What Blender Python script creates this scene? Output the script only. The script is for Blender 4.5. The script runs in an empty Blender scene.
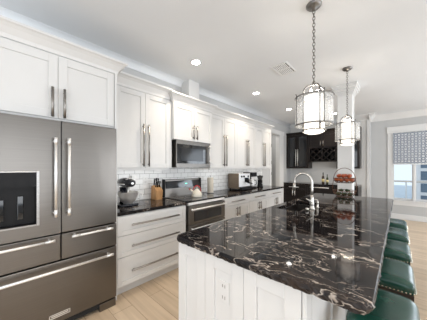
import bpy, bmesh, math, random
from mathutils import Vector, Matrix
random.seed(7)
PI = math.pi
S = bpy.context.scene
COL = S.collection

# ------------------------------------------------------------ camera, world, lights, exposure
H = 1.385
YAW = math.atan((399.0 - 213.5) / 202.0)
cam_d = bpy.data.cameras.new('camera'); cam = bpy.data.objects.new('camera', cam_d); COL.objects.link(cam)
cam.location = (0, 0, H); cam.rotation_euler = (PI / 2, 0, YAW)
cam_d.sensor_width = 36.0; cam_d.lens = 36.0 * 202.0 / 427.0; cam_d.shift_y = 8.0 / 427.0; cam_d.clip_start = 0.02
S.camera = cam
S.view_settings.view_transform = 'Standard'; S.view_settings.look = 'None'
S.view_settings.gamma = 1.0; S.view_settings.use_curve_mapping = False
S.view_settings.exposure = 0.44
w = bpy.data.worlds.new('world'); S.world = w; w.use_nodes = True
bg = w.node_tree.nodes['Background']; bg.inputs[0].default_value = (0.78, 0.89, 1.0, 1); bg.inputs[1].default_value = 0.85

def area(name, loc, rot, sx, sy, power, color=(1, 1, 1)):
    l = bpy.data.lights.new(name, 'AREA'); l.shape = 'RECTANGLE'; l.size = sx; l.size_y = sy; l.energy = power; l.color = color
    o = bpy.data.objects.new(name, l); COL.objects.link(o); o.location = loc; o.rotation_euler = rot
    return o
# unseen fill lights added at made-up openings: right side, behind the camera, dining wall
area('fill_side', (4.30, 4.7, 1.35), (0, math.radians(116), 0), 2.1, 3.2, 102, (0.94, 0.97, 1.0))
area('fill_side_near', (4.30, -0.1, 1.35), (0, math.radians(97), 0), 2.1, 3.2, 52, (0.96, 0.98, 1.0))
area('fill_rear', (-0.2, -2.62, 1.45), (math.radians(108), 0, 0), 4.6, 2.2, 46, (0.97, 0.985, 1.0))
area('fill_dining', (2.75, 7.40, 1.25), (math.radians(-72), 0, 0), 1.9, 2.2, 50, (0.84, 0.92, 1.0))

# ------------------------------------------------------------ materials
def mat(name, color=(.8, .8, .8), rough=.5, metal=0., spec=.5, emis=None, es=0., trans=0., ior=1.45, alpha=1., coat=0.):
    m = bpy.data.materials.new(name); m.use_nodes = True
    b = m.node_tree.nodes['Principled BSDF']
    b.inputs['Base Color'].default_value = (*color, 1); b.inputs['Roughness'].default_value = rough
    b.inputs['Metallic'].default_value = metal; b.inputs['Specular IOR Level'].default_value = spec
    b.inputs['IOR'].default_value = ior; b.inputs['Transmission Weight'].default_value = trans
    b.inputs['Coat Weight'].default_value = coat; b.inputs['Alpha'].default_value = alpha
    if emis: b.inputs['Emission Color'].default_value = (*emis, 1); b.inputs['Emission Strength'].default_value = es
    m['b'] = 1
    return m
def N(m, t, **kw):
    n = m.node_tree.nodes.new(t)
    for k, v in kw.items(): setattr(n, k, v)
    return n
def L(m, a, b): m.node_tree.links.new(a, b)
def B(m): return m.node_tree.nodes['Principled BSDF']
def ramp(m, stops, interp='LINEAR'):
    r = N(m, 'ShaderNodeValToRGB'); r.color_ramp.interpolation = interp
    e = r.color_ramp.elements
    while len(e) < len(stops): e.new(0.5)
    for i, (p, c) in enumerate(stops): e[i].position = p; e[i].color = (*c, 1) if len(c) == 3 else c
    return r
def coords(m, scale=(1, 1, 1), rot=(0, 0, 0), loc=(0, 0, 0)):
    tc = N(m, 'ShaderNodeTexCoord'); mp = N(m, 'ShaderNodeMapping')
    mp.inputs['Scale'].default_value = scale; mp.inputs['Rotation'].default_value = rot; mp.inputs['Location'].default_value = loc
    L(m, tc.outputs['Object'], mp.inputs['Vector']); return mp
def noisy(m, c1, c2, scale=(8, 8, 8), detail=4., rough_var=None, bump=0.):
    mp = coords(m, scale); n = N(m, 'ShaderNodeTexNoise'); n.inputs['Scale'].default_value = 1.0; n.inputs['Detail'].default_value = detail
    L(m, mp.outputs[0], n.inputs['Vector']); r = ramp(m, [(.3, c1), (.7, c2)]); L(m, n.outputs['Fac'], r.inputs[0]); L(m, r.outputs[0], B(m).inputs['Base Color'])
    if bump:
        bu = N(m, 'ShaderNodeBump'); bu.inputs['Strength'].default_value = bump; bu.inputs['Distance'].default_value = .01
        L(m, n.outputs['Fac'], bu.inputs['Height']); L(m, bu.outputs[0], B(m).inputs['Normal'])
    return m

M = {}
M['wall'] = noisy(mat('wall_paint', rough=.7), (.52, .525, .525), (.55, .555, .555), (3, 3, 3))
M['wall_white'] = noisy(mat('wall_white_paint', rough=.6), (.72, .71, .69), (.75, .74, .72), (3, 3, 3))
M['ceiling'] = noisy(mat('ceiling_paint', rough=.85), (.82, .84, .86), (.84, .86, .88), (2, 2, 2))
M['trim'] = noisy(mat('trim_paint', rough=.4), (.73, .73, .725), (.76, .76, .755), (4, 4, 4))
M['cabinet'] = noisy(mat('white_lacquer', rough=.38), (.71, .705, .695), (.73, .725, .715), (5, 5, 5))
M['dark_cab'] = noisy(mat('espresso_wood', rough=.3, spec=.25), (.010, .008, .0075), (.022, .017, .016), (3, 3, 40))
M['nickel'] = noisy(mat('brushed_nickel', rough=.32, metal=1.), (.33, .32, .31), (.43, .42, .41), (40, 40, 200))
M['lamp_metal'] = noisy(mat('lamp_nickel', rough=.38, metal=1.), (.20, .19, .18), (.28, .27, .26), (40, 40, 40))
M['pull'] = noisy(mat('pull_metal', rough=.35, metal=1.), (.29, .27, .25), (.36, .34, .32), (60, 60, 60))
M['bright_steel'] = noisy(mat('polished_handle_steel', rough=.5, metal=1.), (.86, .85, .84), (.93, .92, .91), (60, 60, 60))
M['faucet'] = noisy(mat('satin_faucet', rough=.28, metal=1.), (.58, .55, .51), (.66, .63, .58), (60, 60, 60))
M['black'] = noisy(mat('black_plastic', rough=.4, spec=.25), (.004, .004, .005), (.008, .008, .009), (20, 20, 20))
M['black_glass'] = noisy(mat('black_glass', rough=.06, coat=.6), (.004, .005, .007), (.009, .010, .013), (6, 6, 6))
M['gap'] = noisy(mat('gap_black', rough=.8), (.012, .012, .012), (.02, .02, .02), (6, 6, 6))
M['white_plastic'] = noisy(mat('white_plastic', rough=.4), (.80, .80, .79), (.85, .85, .84), (20, 20, 20))
M['glass'] = mat('clear_glass', (1, 1, 1), .03, trans=1., ior=1.12)
M['pane'] = mat('window_glass', (.97, .99, 1), .01, trans=1., ior=1.03)
M['lamp'] = noisy(mat('lamp_white', rough=.4, emis=(1, .96, .90), es=28.), (.9, .9, .9), (.95, .95, .95), (5, 5, 5))

M['led'] = noisy(mat('led_strip', rough=.4, emis=(1, .96, .90), es=2.5), (.9, .9, .9), (.95, .95, .95), (5, 5, 5))

def steel_mat():
    m = mat('brushed_stainless', rough=.3, metal=1.)
    mp = coords(m, (1.2, 1.2, 300)); n = N(m, 'ShaderNodeTexNoise'); n.inputs['Detail'].default_value = 3; n.inputs['Scale'].default_value = 1
    L(m, mp.outputs[0], n.inputs['Vector'])
    r = ramp(m, [(.25, (.172, .160, .148)), (.75, (.205, .192, .178))]); L(m, n.outputs['Fac'], r.inputs[0]); L(m, r.outputs[0], B(m).inputs['Base Color'])
    r2 = ramp(m, [(.2, (.27, .27, .27)), (.8, (.33, .33, .33))]); L(m, n.outputs['Fac'], r2.inputs[0]); L(m, r2.outputs[0], B(m).inputs['Roughness'])
    mp2 = coords(m, (3.0, 3.0, 1.2)); n2 = N(m, 'ShaderNodeTexNoise'); n2.inputs['Scale'].default_value = 1.0; L(m, mp2.outputs[0], n2.inputs['Vector'])
    bu = N(m, 'ShaderNodeBump'); bu.inputs['Strength'].default_value = .25; bu.inputs['Distance'].default_value = .02
    L(m, n2.outputs['Fac'], bu.inputs['Height']); L(m, bu.outputs[0], B(m).inputs['Normal'])
    return m
M['steel'] = steel_mat()

def granite_mat():
    m = mat('black_marbled_granite', rough=.045, spec=.45, ior=1.32)
    tc = N(m, 'ShaderNodeTexCoord')
    mp = N(m, 'ShaderNodeMapping'); mp.inputs['Rotation'].default_value = (0, 0, math.radians(28)); mp.inputs['Scale'].default_value = (1.0, 1.7, 1.4)
    L(m, tc.outputs['Object'], mp.inputs['Vector'])
    # warp field
    nw = N(m, 'ShaderNodeTexNoise'); nw.inputs['Scale'].default_value = 2.2; nw.inputs['Detail'].default_value = 5; L(m, mp.outputs[0], nw.inputs['Vector'])
    sub = N(m, 'ShaderNodeVectorMath', operation='SUBTRACT'); L(m, nw.outputs['Color'], sub.inputs[0]); sub.inputs[1].default_value = (.5, .5, .5)
    sc = N(m, 'ShaderNodeVectorMath', operation='SCALE'); sc.inputs['Scale'].default_value = 1.1; L(m, sub.outputs[0], sc.inputs[0])
    add = N(m, 'ShaderNodeVectorMath', operation='ADD'); L(m, mp.outputs[0], add.inputs[0]); L(m, sc.outputs[0], add.inputs[1])
    def vein(scale, width, detail, off):
        n = N(m, 'ShaderNodeTexNoise'); n.inputs['Scale'].default_value = scale; n.inputs['Detail'].default_value = detail; n.inputs['Roughness'].default_value = .6
        o = N(m, 'ShaderNodeVectorMath', operation='ADD'); L(m, add.outputs[0], o.inputs[0]); o.inputs[1].default_value = off; L(m, o.outputs[0], n.inputs['Vector'])
        s = N(m, 'ShaderNodeMath', operation='SUBTRACT'); L(m, n.outputs['Fac'], s.inputs[0]); s.inputs[1].default_value = .5
        a = N(m, 'ShaderNodeMath', operation='ABSOLUTE'); L(m, s.outputs[0], a.inputs[0])
        r = N(m, 'ShaderNodeMapRange'); r.inputs['From Min'].default_value = 0; r.inputs['From Max'].default_value = width; r.inputs['To Min'].default_value = 1; r.inputs['To Max'].default_value = 0
        L(m, a.outputs[0], r.inputs['Value']); return r.outputs[0]
    v1 = vein(1.5, .008, 3.5, (0, 0, 0)); v2 = vein(3.2, .010, 4, (7, 3, 1)); v3 = vein(2.6, .05, 7, (2, 9, 4))
    # mask so veins gather in places
    nm = N(m, 'ShaderNodeTexNoise'); nm.inputs['Scale'].default_value = 1.6; nm.inputs['Detail'].default_value = 2; L(m, add.outputs[0], nm.inputs['Vector'])
    mk = N(m, 'ShaderNodeMapRange'); mk.inputs['From Min'].default_value = .50; mk.inputs['From Max'].default_value = .60; L(m, nm.outputs['Fac'], mk.inputs['Value'])
    def mul(a, b):
        x = N(m, 'ShaderNodeMath', operation='MULTIPLY'); L(m, a, x.inputs[0])
        if isinstance(b, float): x.inputs[1].default_value = b
        else: L(m, b, x.inputs[1])
        return x.outputs[0]
    base = ramp(m, [(.32, (.005, .005, .006)), (.55, (.010, .009, .010)), (.72, (.035, .022, .017))])
    nb = N(m, 'ShaderNodeTexNoise'); nb.inputs['Scale'].default_value = 4.5; nb.inputs['Detail'].default_value = 9; L(m, add.outputs[0], nb.inputs['Vector']); L(m, nb.outputs['Fac'], base.inputs[0])
    def mix(fac, a, col):
        x = N(m, 'ShaderNodeMix', data_type='RGBA'); L(m, fac, x.inputs['Factor']); L(m, a, x.inputs['A']); x.inputs['B'].default_value = (*col, 1); return x.outputs['Result']
    c = mix(mul(v3, .22), base.outputs[0], (.10, .075, .062))
    c = mix(mul(v2, mul(mk.outputs[0], .6)), c, (.42, .35, .30))
    c = mix(mul(v1, .8), c, (.55, .48, .42))
    L(m, c, B(m).inputs['Base Color'])
    return m
M['granite'] = granite_mat(); M['granite_edge'] = granite_mat(); B(M['granite_edge']).inputs['Roughness'].default_value = .38

def floor_mat():
    m = mat('oak_planks', rough=.34, spec=.5)
    mp = coords(m, (1, 1, 1))
    br = N(m, 'ShaderNodeTexBrick'); br.offset = .37; br.inputs['Scale'].default_value = 1
    br.inputs['Brick Width'].default_value = 1.45; br.inputs['Row Height'].default_value = .19; br.inputs['Mortar Size'].default_value = .0022
    br.inputs['Color1'].default_value = (.55, .425, .30, 1); br.inputs['Color2'].default_value = (.655, .52, .38, 1); br.inputs['Mortar'].default_value = (.30, .21, .14, 1)
    L(m, mp.outputs[0], br.inputs['Vector'])
    mp2 = coords(m, (1.3, 22, 1)); n = N(m, 'ShaderNodeTexNoise'); n.inputs['Scale'].default_value = 1; n.inputs['Detail'].default_value = 5; L(m, mp2.outputs[0], n.inputs['Vector'])
    r = ramp(m, [(.3, (.84, .82, .80)), (.7, (1.06, 1.06, 1.06))]); L(m, n.outputs['Fac'], r.inputs[0])
    x = N(m, 'ShaderNodeMix', data_type='RGBA', blend_type='MULTIPLY'); x.inputs['Factor'].default_value = 1; L(m, br.outputs['Color'], x.inputs['A']); L(m, r.outputs[0], x.inputs['B'])
    L(m, x.outputs['Result'], B(m).inputs['Base Color']); return m
M['floor'] = floor_mat()

def tile_mat():
    m = mat('subway_tile', rough=.18)
    mp = coords(m, (1, 1, 1), (0, 0, 0)); sx = N(m, 'ShaderNodeSeparateXYZ'); cx = N(m, 'ShaderNodeCombineXYZ')
    L(m, mp.outputs[0], sx.inputs[0]); L(m, sx.outputs['Y'], cx.inputs['X']); L(m, sx.outputs['Z'], cx.inputs['Y'])
    br = N(m, 'ShaderNodeTexBrick'); br.inputs['Scale'].default_value = 1; br.inputs['Brick Width'].default_value = .152; br.inputs['Row Height'].default_value = .0765
    br.inputs['Mortar Size'].default_value = .0028; br.inputs['Color1'].default_value = (.80, .80, .79, 1); br.inputs['Color2'].default_value = (.86, .86, .85, 1); br.inputs['Mortar'].default_value = (.36, .35, .34, 1)
    L(m, cx.outputs[0], br.inputs['Vector']); L(m, br.outputs['Color'], B(m).inputs['Base Color'])
    bu = N(m, 'ShaderNodeBump'); bu.inputs['Strength'].default_value = .4; bu.inputs['Distance'].default_value = .003; bu.invert = True
    L(m, br.outputs['Fac'], bu.inputs['Height']); L(m, bu.outputs[0], B(m).inputs['Normal']); return m
M['tile'] = tile_mat()
M['leather'] = noisy(mat('green_leather', rough=.27, spec=.6), (.006, .040, .028), (.010, .060, .042), (14, 14, 14), bump=.08)
M['stool_wood'] = noisy(mat('stool_dark_wood', rough=.35), (.018, .011, .008), (.035, .021, .014), (6, 6, 50))
M['brass'] = noisy(mat('nail_brass', rough=.25, metal=1.), (.74, .70, .60), (.82, .78, .68), (60, 60, 60))
def frosted():
    m = noisy(mat('frosted_glass_lit', rough=.5, emis=(1, .93, .82), es=1.15), (.85, .82, .77), (.92, .89, .84), (10, 10, 10)); return m
M['frosted'] = frosted()
def seeded():
    m = mat('seeded_glass', (.93, .93, .92), .12)
    mp = coords(m, (1, 1, 1)); v = N(m, 'ShaderNodeTexVoronoi'); v.inputs['Scale'].default_value = 60; L(m, mp.outputs[0], v.inputs['Vector'])
    a = ramp(m, [(.0, (.75, .75, .75)), (.4, (.28, .28, .28))]); L(m, v.outputs['Distance'], a.inputs[0]); L(m, a.outputs[0], B(m).inputs['Alpha'])
    bu = N(m, 'ShaderNodeBump'); bu.inputs['Strength'].default_value = .5; bu.inputs['Distance'].default_value = .006; L(m, v.outputs['Distance'], bu.inputs['Height']); L(m, bu.outputs[0], B(m).inputs['Normal']); return m
M['seeded'] = seeded()
def shade_mat():
    m = mat('patterned_shade', rough=.9)
    mp = coords(m, (1, 1, 1)); s = N(m, 'ShaderNodeSeparateXYZ'); L(m, mp.outputs[0], s.inputs[0])
    def fn(op, a, b=None, c=None):
        x = N(m, 'ShaderNodeMath', operation=op)
        for i, q in enumerate((a, b, c)):
            if q is None: continue
            if isinstance(q, (int, float)): x.inputs[i].default_value = q
            else: L(m, q, x.inputs[i])
        return x.outputs[0]
    k = 2 * PI / .13
    cx_ = fn('COSINE', fn('MULTIPLY', s.outputs['X'], k)); cz = fn('COSINE', fn('MULTIPLY', s.outputs['Z'], k))
    a = fn('ABSOLUTE', fn('ADD', cx_, cz)); l1 = fn('LESS_THAN', a, .22)
    p = fn('ABSOLUTE', fn('MULTIPLY', cx_, cz)); l2 = fn('GREATER_THAN', p, .72); l3 = fn('LESS_THAN', fn('ABSOLUTE', fn('SUBTRACT', p, .38)), .07)
    t = fn('MINIMUM', fn('ADD', fn('ADD', l1, l2), l3), 1.0)
    x = N(m, 'ShaderNodeMix', data_type='RGBA'); L(m, t, x.inputs['Factor']); x.inputs['A'].default_value = (.13, .165, .23, 1); x.inputs['B'].default_value = (.78, .80, .82, 1)
    L(m, x.outputs['Result'], B(m).inputs['Base Color']); return m
M['shade'] = shade_mat()
M['red'] = noisy(mat('red_enamel', rough=.3), (.50, .015, .02), (.62, .03, .03), (10, 10, 10))
M['apple'] = noisy(mat('apple_skin', rough=.3), (.22, .02, .010), (.50, .12, .03), (14, 14, 14))
M['avocado'] = noisy(mat('avocado_skin', rough=.5), (.015, .035, .012), (.035, .06, .02), (40, 40, 40), bump=.3)
M['cream'] = noisy(mat('cream_enamel', rough=.3), (.74, .69, .58), (.80, .75, .64), (10, 10, 10))
M['paper'] = noisy(mat('paper_roll', rough=.9), (.70, .63, .52), (.75, .68, .57), (30, 30, 30))
M['butcher'] = noisy(mat('bamboo_block', rough=.45), (.42, .21, .08), (.60, .34, .15), (60, 60, 6))
M['bronze'] = noisy(mat('brown_side_panel', rough=.4), (.13, .095, .065), (.18, .14, .10), (6, 6, 60))
M['wire'] = noisy(mat('dark_wire', rough=.4, metal=.8), (.10, .045, .025), (.18, .08, .045), (30, 30, 30))
M['bottle'] = noisy(mat('amber_bottle_glass', rough=.08, coat=.5), (.03, .012, .004), (.05, .02, .008), (20, 20, 20))
M['bottle_g'] = noisy(mat('olive_bottle_glass', rough=.08, coat=.5), (.02, .025, .008), (.04, .045, .015), (20, 20, 20))
M['label'] = noisy(mat('bottle_label', rough=.7), (.62, .50, .22), (.75, .62, .32), (20, 20, 20))
M['siding'] = noisy(mat('neighbour_siding', rough=.7), (.13, .18, .24), (.17, .22, .28), (2, 2, 30))
M['grass'] = noisy(mat('ground_outside', rough=.9), (.50, .56, .62), (.58, .64, .69), (2, 2, 2))
M['sink'] = noisy(mat('dark_sink', rough=.3, metal=.6), (.05, .045, .042), (.09, .08, .075), (30, 30, 30))
M['mixer'] = noisy(mat('mixer_black', rough=.2, coat=.1), (.006, .007, .012), (.012, .013, .02), (6, 6, 6))

# ------------------------------------------------------------ mesh helpers
def bmn(): return bmesh.new()
def box(bm, x0, x1, y0, y1, z0, z1):
    vs = [bm.verts.new(p) for p in ((x0, y0, z0), (x1, y0, z0), (x1, y1, z0), (x0, y1, z0), (x0, y0, z1), (x1, y0, z1), (x1, y1, z1), (x0, y1, z1))]
    for f in ((3, 2, 1, 0), (4, 5, 6, 7), (0, 1, 5, 4), (1, 2, 6, 5), (2, 3, 7, 6), (3, 0, 4, 7)): bm.faces.new([vs[i] for i in f])
    return bm
def tube(bm, pts, r, n=8, closed=False, caps=True):
    pts = [Vector(p) for p in pts]; rings = []; k = len(pts)
    rr = r if isinstance(r, (list, tuple)) else [r] * k
    prev = None
    for i, p in enumerate(pts):
        if closed: t = pts[(i + 1) % k] - pts[i - 1]
        else: t = pts[min(i + 1, k - 1)] - pts[max(i - 1, 0)]
        t.normalize()
        if prev is None:
            u = t.orthogonal().normalized()
        else:
            u = (prev - t * prev.dot(t)).normalized()
        prev = u; v = t.cross(u)
        rings.append([bm.verts.new(p + (u * math.cos(2 * PI * j / n) + v * math.sin(2 * PI * j / n)) * rr[i]) for j in range(n)])
    m = k if closed else k - 1
    for i in range(m):
        a, b = rings[i], rings[(i + 1) % k]
        for j in range(n):
            f = bm.faces.new((a[j], a[(j + 1) % n], b[(j + 1) % n], b[j])); f.smooth = True
    if not closed and caps:
        bm.faces.new(list(reversed(rings[0]))); bm.faces.new(rings[-1])
    return bm
def lathe(bm, prof, c=(0, 0, 0), n=28, mtx=None):
    c = Vector(c); rings = []
    for (r, z) in prof:
        if r < 1e-6: p = Vector((0, 0, z)); rings.append([bm.verts.new((mtx @ p if mtx else p) + c)])
        else:
            ring = []
            for j in range(n):
                p = Vector((r * math.cos(2 * PI * j / n), r * math.sin(2 * PI * j / n), z)); ring.append(bm.verts.new((mtx @ p if mtx else p) + c))
            rings.append(ring)
    for a, b in zip(rings, rings[1:]):
        for j in range(n):
            q = (j + 1) % n
            if len(a) == 1 and len(b) == 1: continue
            if len(a) == 1: f = bm.faces.new((a[0], b[q], b[j]))
            elif len(b) == 1: f = bm.faces.new((a[j], a[q], b[0]))
            else: f = bm.faces.new((a[j], a[q], b[q], b[j]))
            f.smooth = True
    return bm
def prism(bm, poly, axis, a, b):
    """extrude a 2-D outline along axis ('x': poly=(y,z); 'y': poly=(x,z))"""
    def P(p, t): return (t, p[0], p[1]) if axis == 'x' else (p[0], t, p[1])
    va = [bm.verts.new(P(p, a)) for p in poly]; vb = [bm.verts.new(P(p, b)) for p in poly]
    k = len(poly)
    for i in range(k): bm.faces.new((va[i], va[(i + 1) % k], vb[(i + 1) % k], vb[i]))
    bm.faces.new(list(reversed(va))); bm.faces.new(vb); return bm
def obj(name, bm, m, parent=None, bevel=0., seg=2, loc=(0, 0, 0), rot=None):
    bmesh.ops.recalc_face_normals(bm, faces=bm.faces)
    me = bpy.data.meshes.new(name); bm.to_mesh(me); bm.free()
    o = bpy.data.objects.new(name, me); COL.objects.link(o)
    me.materials.append(M[m] if isinstance(m, str) else m)
    if parent is not None: o.parent = parent
    o.location = loc
    if rot: o.rotation_euler = rot
    if bevel:
        bv = o.modifiers.new('bevel', 'BEVEL'); bv.width = bevel; bv.segments = seg; bv.limit_method = 'ANGLE'; bv.angle_limit = math.radians(40)
    return o
def part_label(o, t): o['label'] = t; return o
def thing(name, label, cat, loc=(0, 0, 0), rz=0., group=None):
    o = bpy.data.objects.new(name, None); COL.objects.link(o); o.empty_display_size = .1
    o.location = loc; o.rotation_euler = (0, 0, rz); tag(o, label, cat, group); return o
def tag(o, label, cat, group=None):
    o['label'] = label; o['category'] = cat
    if group: o['group'] = group
    return o
def struct(name, bm, m, parent=None, bevel=0.):
    o = obj(name, bm, m, parent, bevel)
    if parent is None: o['kind'] = 'structure'
    return o
def copy_tree(o, parent=None):
    c = o.copy(); COL.objects.link(c); c.parent = parent
    for ch in list(o.children): copy_tree(ch, c)
    return c

# ------------------------------------------------------------ room shell
XL, YB, YW, ZC, XR, YR = -2.80, 7.05, 7.45, 2.88, 4.15, -2.4
struct('floor', box(bmn(), -3.95, XR + .1, YR - .1, YW + .12, -.06, 0), 'floor')
struct('ceiling', box(bmn(), -3.95, XR + .1, YR - .1, YW + .12, ZC, ZC + .06), 'ceiling')
# left wall with a door opening Y 5.57..6.32, z 0..2.44
b = bmn(); box(b, XL - .12, XL, YR, 5.57, 0, ZC); box(b, XL - .12, XL, 6.15, YB + .1, 0, ZC); box(b, XL - .12, XL, 5.57, 6.15, 2.44, ZC)
struct('wall_left', b, 'wall')
b = bmn(); box(b, -3.95, -3.85, 5.0, 6.9, 0, ZC); box(b, -3.85, XL - .12, 4.9, 5.0, 0, ZC); box(b, -3.85, XL - .12, 6.9, 7.0, 0, ZC)
struct('wall_hallway', b, 'wall')
struct('wall_pantry', box(bmn(), XL, -.60, YB, YB + .12, 0, ZC), 'wall_white')
struct('wall_jog', box(bmn(), -.72, -.60, YB + .12, YW, 0, ZC), 'wall')
# dining wall with window opening
WX0, WX1, WZ0, WZ1 = -.12, 1.42, .52, 2.33
b = bmn(); box(b, -.60, WX0, YW, YW + .12, 0, ZC); box(b, WX1, 1.8, YW, YW + .12, 0, ZC); box(b, 3.7, XR, YW, YW + .12, 0, ZC); box(b, 1.8, 3.7, YW, YW + .12, 2.35, ZC)  # wide gap right of the window is added for the dining fill light
box(b, WX0, WX1, YW, YW + .12, 0, WZ0); box(b, WX0, WX1, YW, YW + .12, WZ1, ZC)
struct('wall_dining', b, 'wall')
# right and rear walls, with made-up openings added for the fill lights
b = bmn(); box(b, XR, XR + .1, YR, -1.8, 0, ZC); box(b, XR, XR + .1, 1.6, 3.0, 0, ZC); box(b, XR, XR + .1, -1.8, 1.6, 2.44, ZC); box(b, XR, XR + .1, -1.8, 1.6, 0, .25); box(b, XR, XR + .1, 6.4, YW, 0, ZC); box(b, XR, XR + .1, 3.0, 6.4, 2.44, ZC); box(b, XR, XR + .1, 3.0, 6.4, 0, .25)
struct('wall_right', b, 'wall')
b = bmn(); box(b, XL, -2.55, YR - .1, YR, 0, ZC); box(b, 2.15, XR, YR - .1, YR, 0, ZC); box(b, -2.55, 2.15, YR - .1, YR, 2.58, ZC); box(b, -2.55, 2.15, YR - .1, YR, 0, .3)
struct('wall_rear', b, 'wall')
b = bmn()
for y in (-1.8, -.1, 1.54, 3.0, 4.1, 5.24, 6.34): box(b, XR + .02, XR + .07, y, y + .06, .25, 2.44)
struct('fill_window_right', b, 'trim')  # unseen window bars, made up to frame the side fill lights
b = bmn()
for x in (-2.55, -1.0, .55, 2.09): box(b, x, x + .06, YR - .07, YR - .02, .3, 2.58)
struct('fill_window_rear', b, 'trim')  # unseen window bars, made up to frame the rear fill light
b = bmn()
for x in (1.8, 2.72, 3.64): box(b, x, x + .06, YW + .02, YW + .07, 0, 2.35)
struct('fill_door_dining', b, 'trim')  # unseen door posts, invented around the dining fill light
hl_ = thing('hallway_fill_light', 'added dome fill light brightening the hallway behind the doorway', 'ceiling light', (-3.4, 5.9, ZC))  # made-up fixture, put in to lift the dark strip in the doorway
b = bmn(); lathe(b, [(0, -.001), (.16, -.001), (.16, -.02), (.15, -.022), (0, -.022)]); obj('base', b, 'nickel', hl_)
b = bmn(); lathe(b, [(.148, -.023), (.13, -.06), (.08, -.085), (0, -.095)]); obj('dome', b, 'lamp', hl_)
# crown mouldings at the ceiling: profile (out from wall, z)
def crown_prof(d=.12, h=.16): return [(0, -h), (.012, -h), (.018, -h + .025), (.035, -h + .04), (d * .72, -.04), (d * .85, -.03), (d * .88, -.012), (d, -.008), (d, 0), (0, 0)]
b = bmn(); prism(b, [(XL, ZC - .09)] + [(XL + .09 - .09 * math.cos(a), ZC - .09 + .09 * math.sin(a)) for a in [PI / 2 * k / 10 for k in range(1, 11)]] + [(XL, ZC)], 'y', YR, YB)
for f in b.faces: f.smooth = len(f.verts) == 4
struct('trim_1', b, 'ceiling')
b = bmn(); prism(b, [(YB - p, ZC + q) for p, q in crown_prof()], 'x', XL, -.60); struct('trim_2', b, 'trim')
b = bmn(); prism(b, [(-.60 + p, ZC + q) for p, q in crown_prof()], 'y', YB - .12, YW); struct('trim_3', b, 'trim')
b = bmn(); prism(b, [(YW - p, ZC + q) for p, q in crown_prof()], 'x', -.60, XR); struct('trim_4', b, 'trim')
# door casing on the left wall
b = bmn(); box(b, XL, XL + .02, 5.47, 5.57, 0, 2.44); box(b, XL, XL + .02, 6.15, 6.42, 0, 2.44); box(b, XL, XL + .025, 5.45, 6.46, 2.44, 2.56)
box(b, XL - .12, XL, 5.57, 5.585, 0, 2.44); box(b, XL - .12, XL, 6.135, 6.15, 0, 2.44); box(b, XL - .12, XL, 5.585, 6.135, 2.425, 2.44)
d1 = struct('door_1', b, 'trim', bevel=.003)
for z in (.35, 1.22, 1.55, 2.05):
    obj('hinge', box(bmn(), XL + .018, XL + .028, 5.545, 5.572, z - .045, z + .045), 'pull', d1)
# corner board beside the pantry, baseboards
struct('trim_5', box(bmn(), -.66, -.585, YB - .02, YB, 0, ZC - .16), 'trim', bevel=.003)
struct('baseboard_dining', box(bmn(), -.60, 1.78, YW - .018, YW, 0, .14), 'trim', bevel=.004)
struct('baseboard_jog', box(bmn(), -.60, -.582, YB, YW - .02, 0, .14), 'trim', bevel=.004)
struct('baseboard_left', box(bmn(), XL, XL + .018, YR, -.2, 0, .14), 'trim', bevel=.004)
# backsplash and duct chase
struct('wall_backsplash', box(bmn(), XL, XL + .012, .90, 5.02, .914, 1.40), 'tile')
struct('trim_6', box(bmn(), XL, -2.60, 2.22, 2.46, 2.37, ZC), 'cabinet', bevel=.003)
# column beyond the island
b = bmn(); box(b, -.838, -.610, 4.30, 4.53, 0, ZC)
colm = struct('column', b, 'trim', bevel=.004)
b = bmn()
for i, (o_, z0, z1) in enumerate(((.012, 2.70, 2.72), (.02, 2.72, 2.74), (.035, 2.74, 2.765), (.052, 2.765, 2.80), (.07, 2.80, 2.845), (.085, 2.845, ZC))):
    box(b, -.838 - o_, -.610 + o_, 4.30 - o_, 4.53 + o_, z0, z1)
obj('capital', b, 'trim', colm, bevel=.006)
obj('plinth', box(bmn(), -.846, -.575, 4.28, 4.55, 0, .15), 'trim', colm, bevel=.004)

# window 1
cw = .115
b = bmn(); box(b, WX0 - cw, WX0, YW - .022, YW, WZ0 - .02, WZ1 + .01); box(b, WX1, WX1 + cw, YW - .022, YW, WZ0 - .02, WZ1 + .01)
box(b, WX0 - cw - .015, WX1 + cw + .015, YW - .028, YW, WZ1 + .01, WZ1 + .19)
win = struct('window_1', b, 'trim', bevel=.003)
obj('window_sill', box(bmn(), WX0 - cw - .03, WX1 + cw + .03, YW - .06, YW + .06, WZ0 - .03, WZ0), 'trim', win, bevel=.004)
obj('window_apron', box(bmn(), WX0 - cw, WX1 + cw, YW - .018, YW, WZ0 - .14, WZ0 - .03), 'trim', win, bevel=.003)
mid = (.275, .315)
b = bmn()
for x0, x1 in ((WX0, mid[0]), (mid[1], WX1)):
    box(b, x0, x0 + .02, YW + .04, YW + .075, WZ0, WZ1); box(b, x1 - .02, x1, YW + .04, YW + .075, WZ0, WZ1)
    box(b, x0 + .02, x1 - .02, YW + .04, YW + .075, WZ0, WZ0 + .05); box(b, x0 + .02, x1 - .02, YW + .04, YW + .075, WZ1 - .045, WZ1)
    box(b, x0 + .02, x1 - .02, YW + .04, YW + .07, 1.02, 1.035)
obj('window_frame', b, 'trim', win)
b = bmn(); box(b, mid[0], mid[1], YW, YW + .10, WZ0, WZ1); obj('mullion', b, 'trim', win, bevel=.003)
obj('pane', box(bmn(), WX0 + .02, mid[0] - .02, YW + .052, YW + .056, WZ0 + .05, WZ1 - .045), 'pane', win)
obj('pane', box(bmn(), mid[1] + .02, WX1 - .02, YW + .052, YW + .056, WZ0 + .05, WZ1 - .045), 'pane', win)
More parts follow.
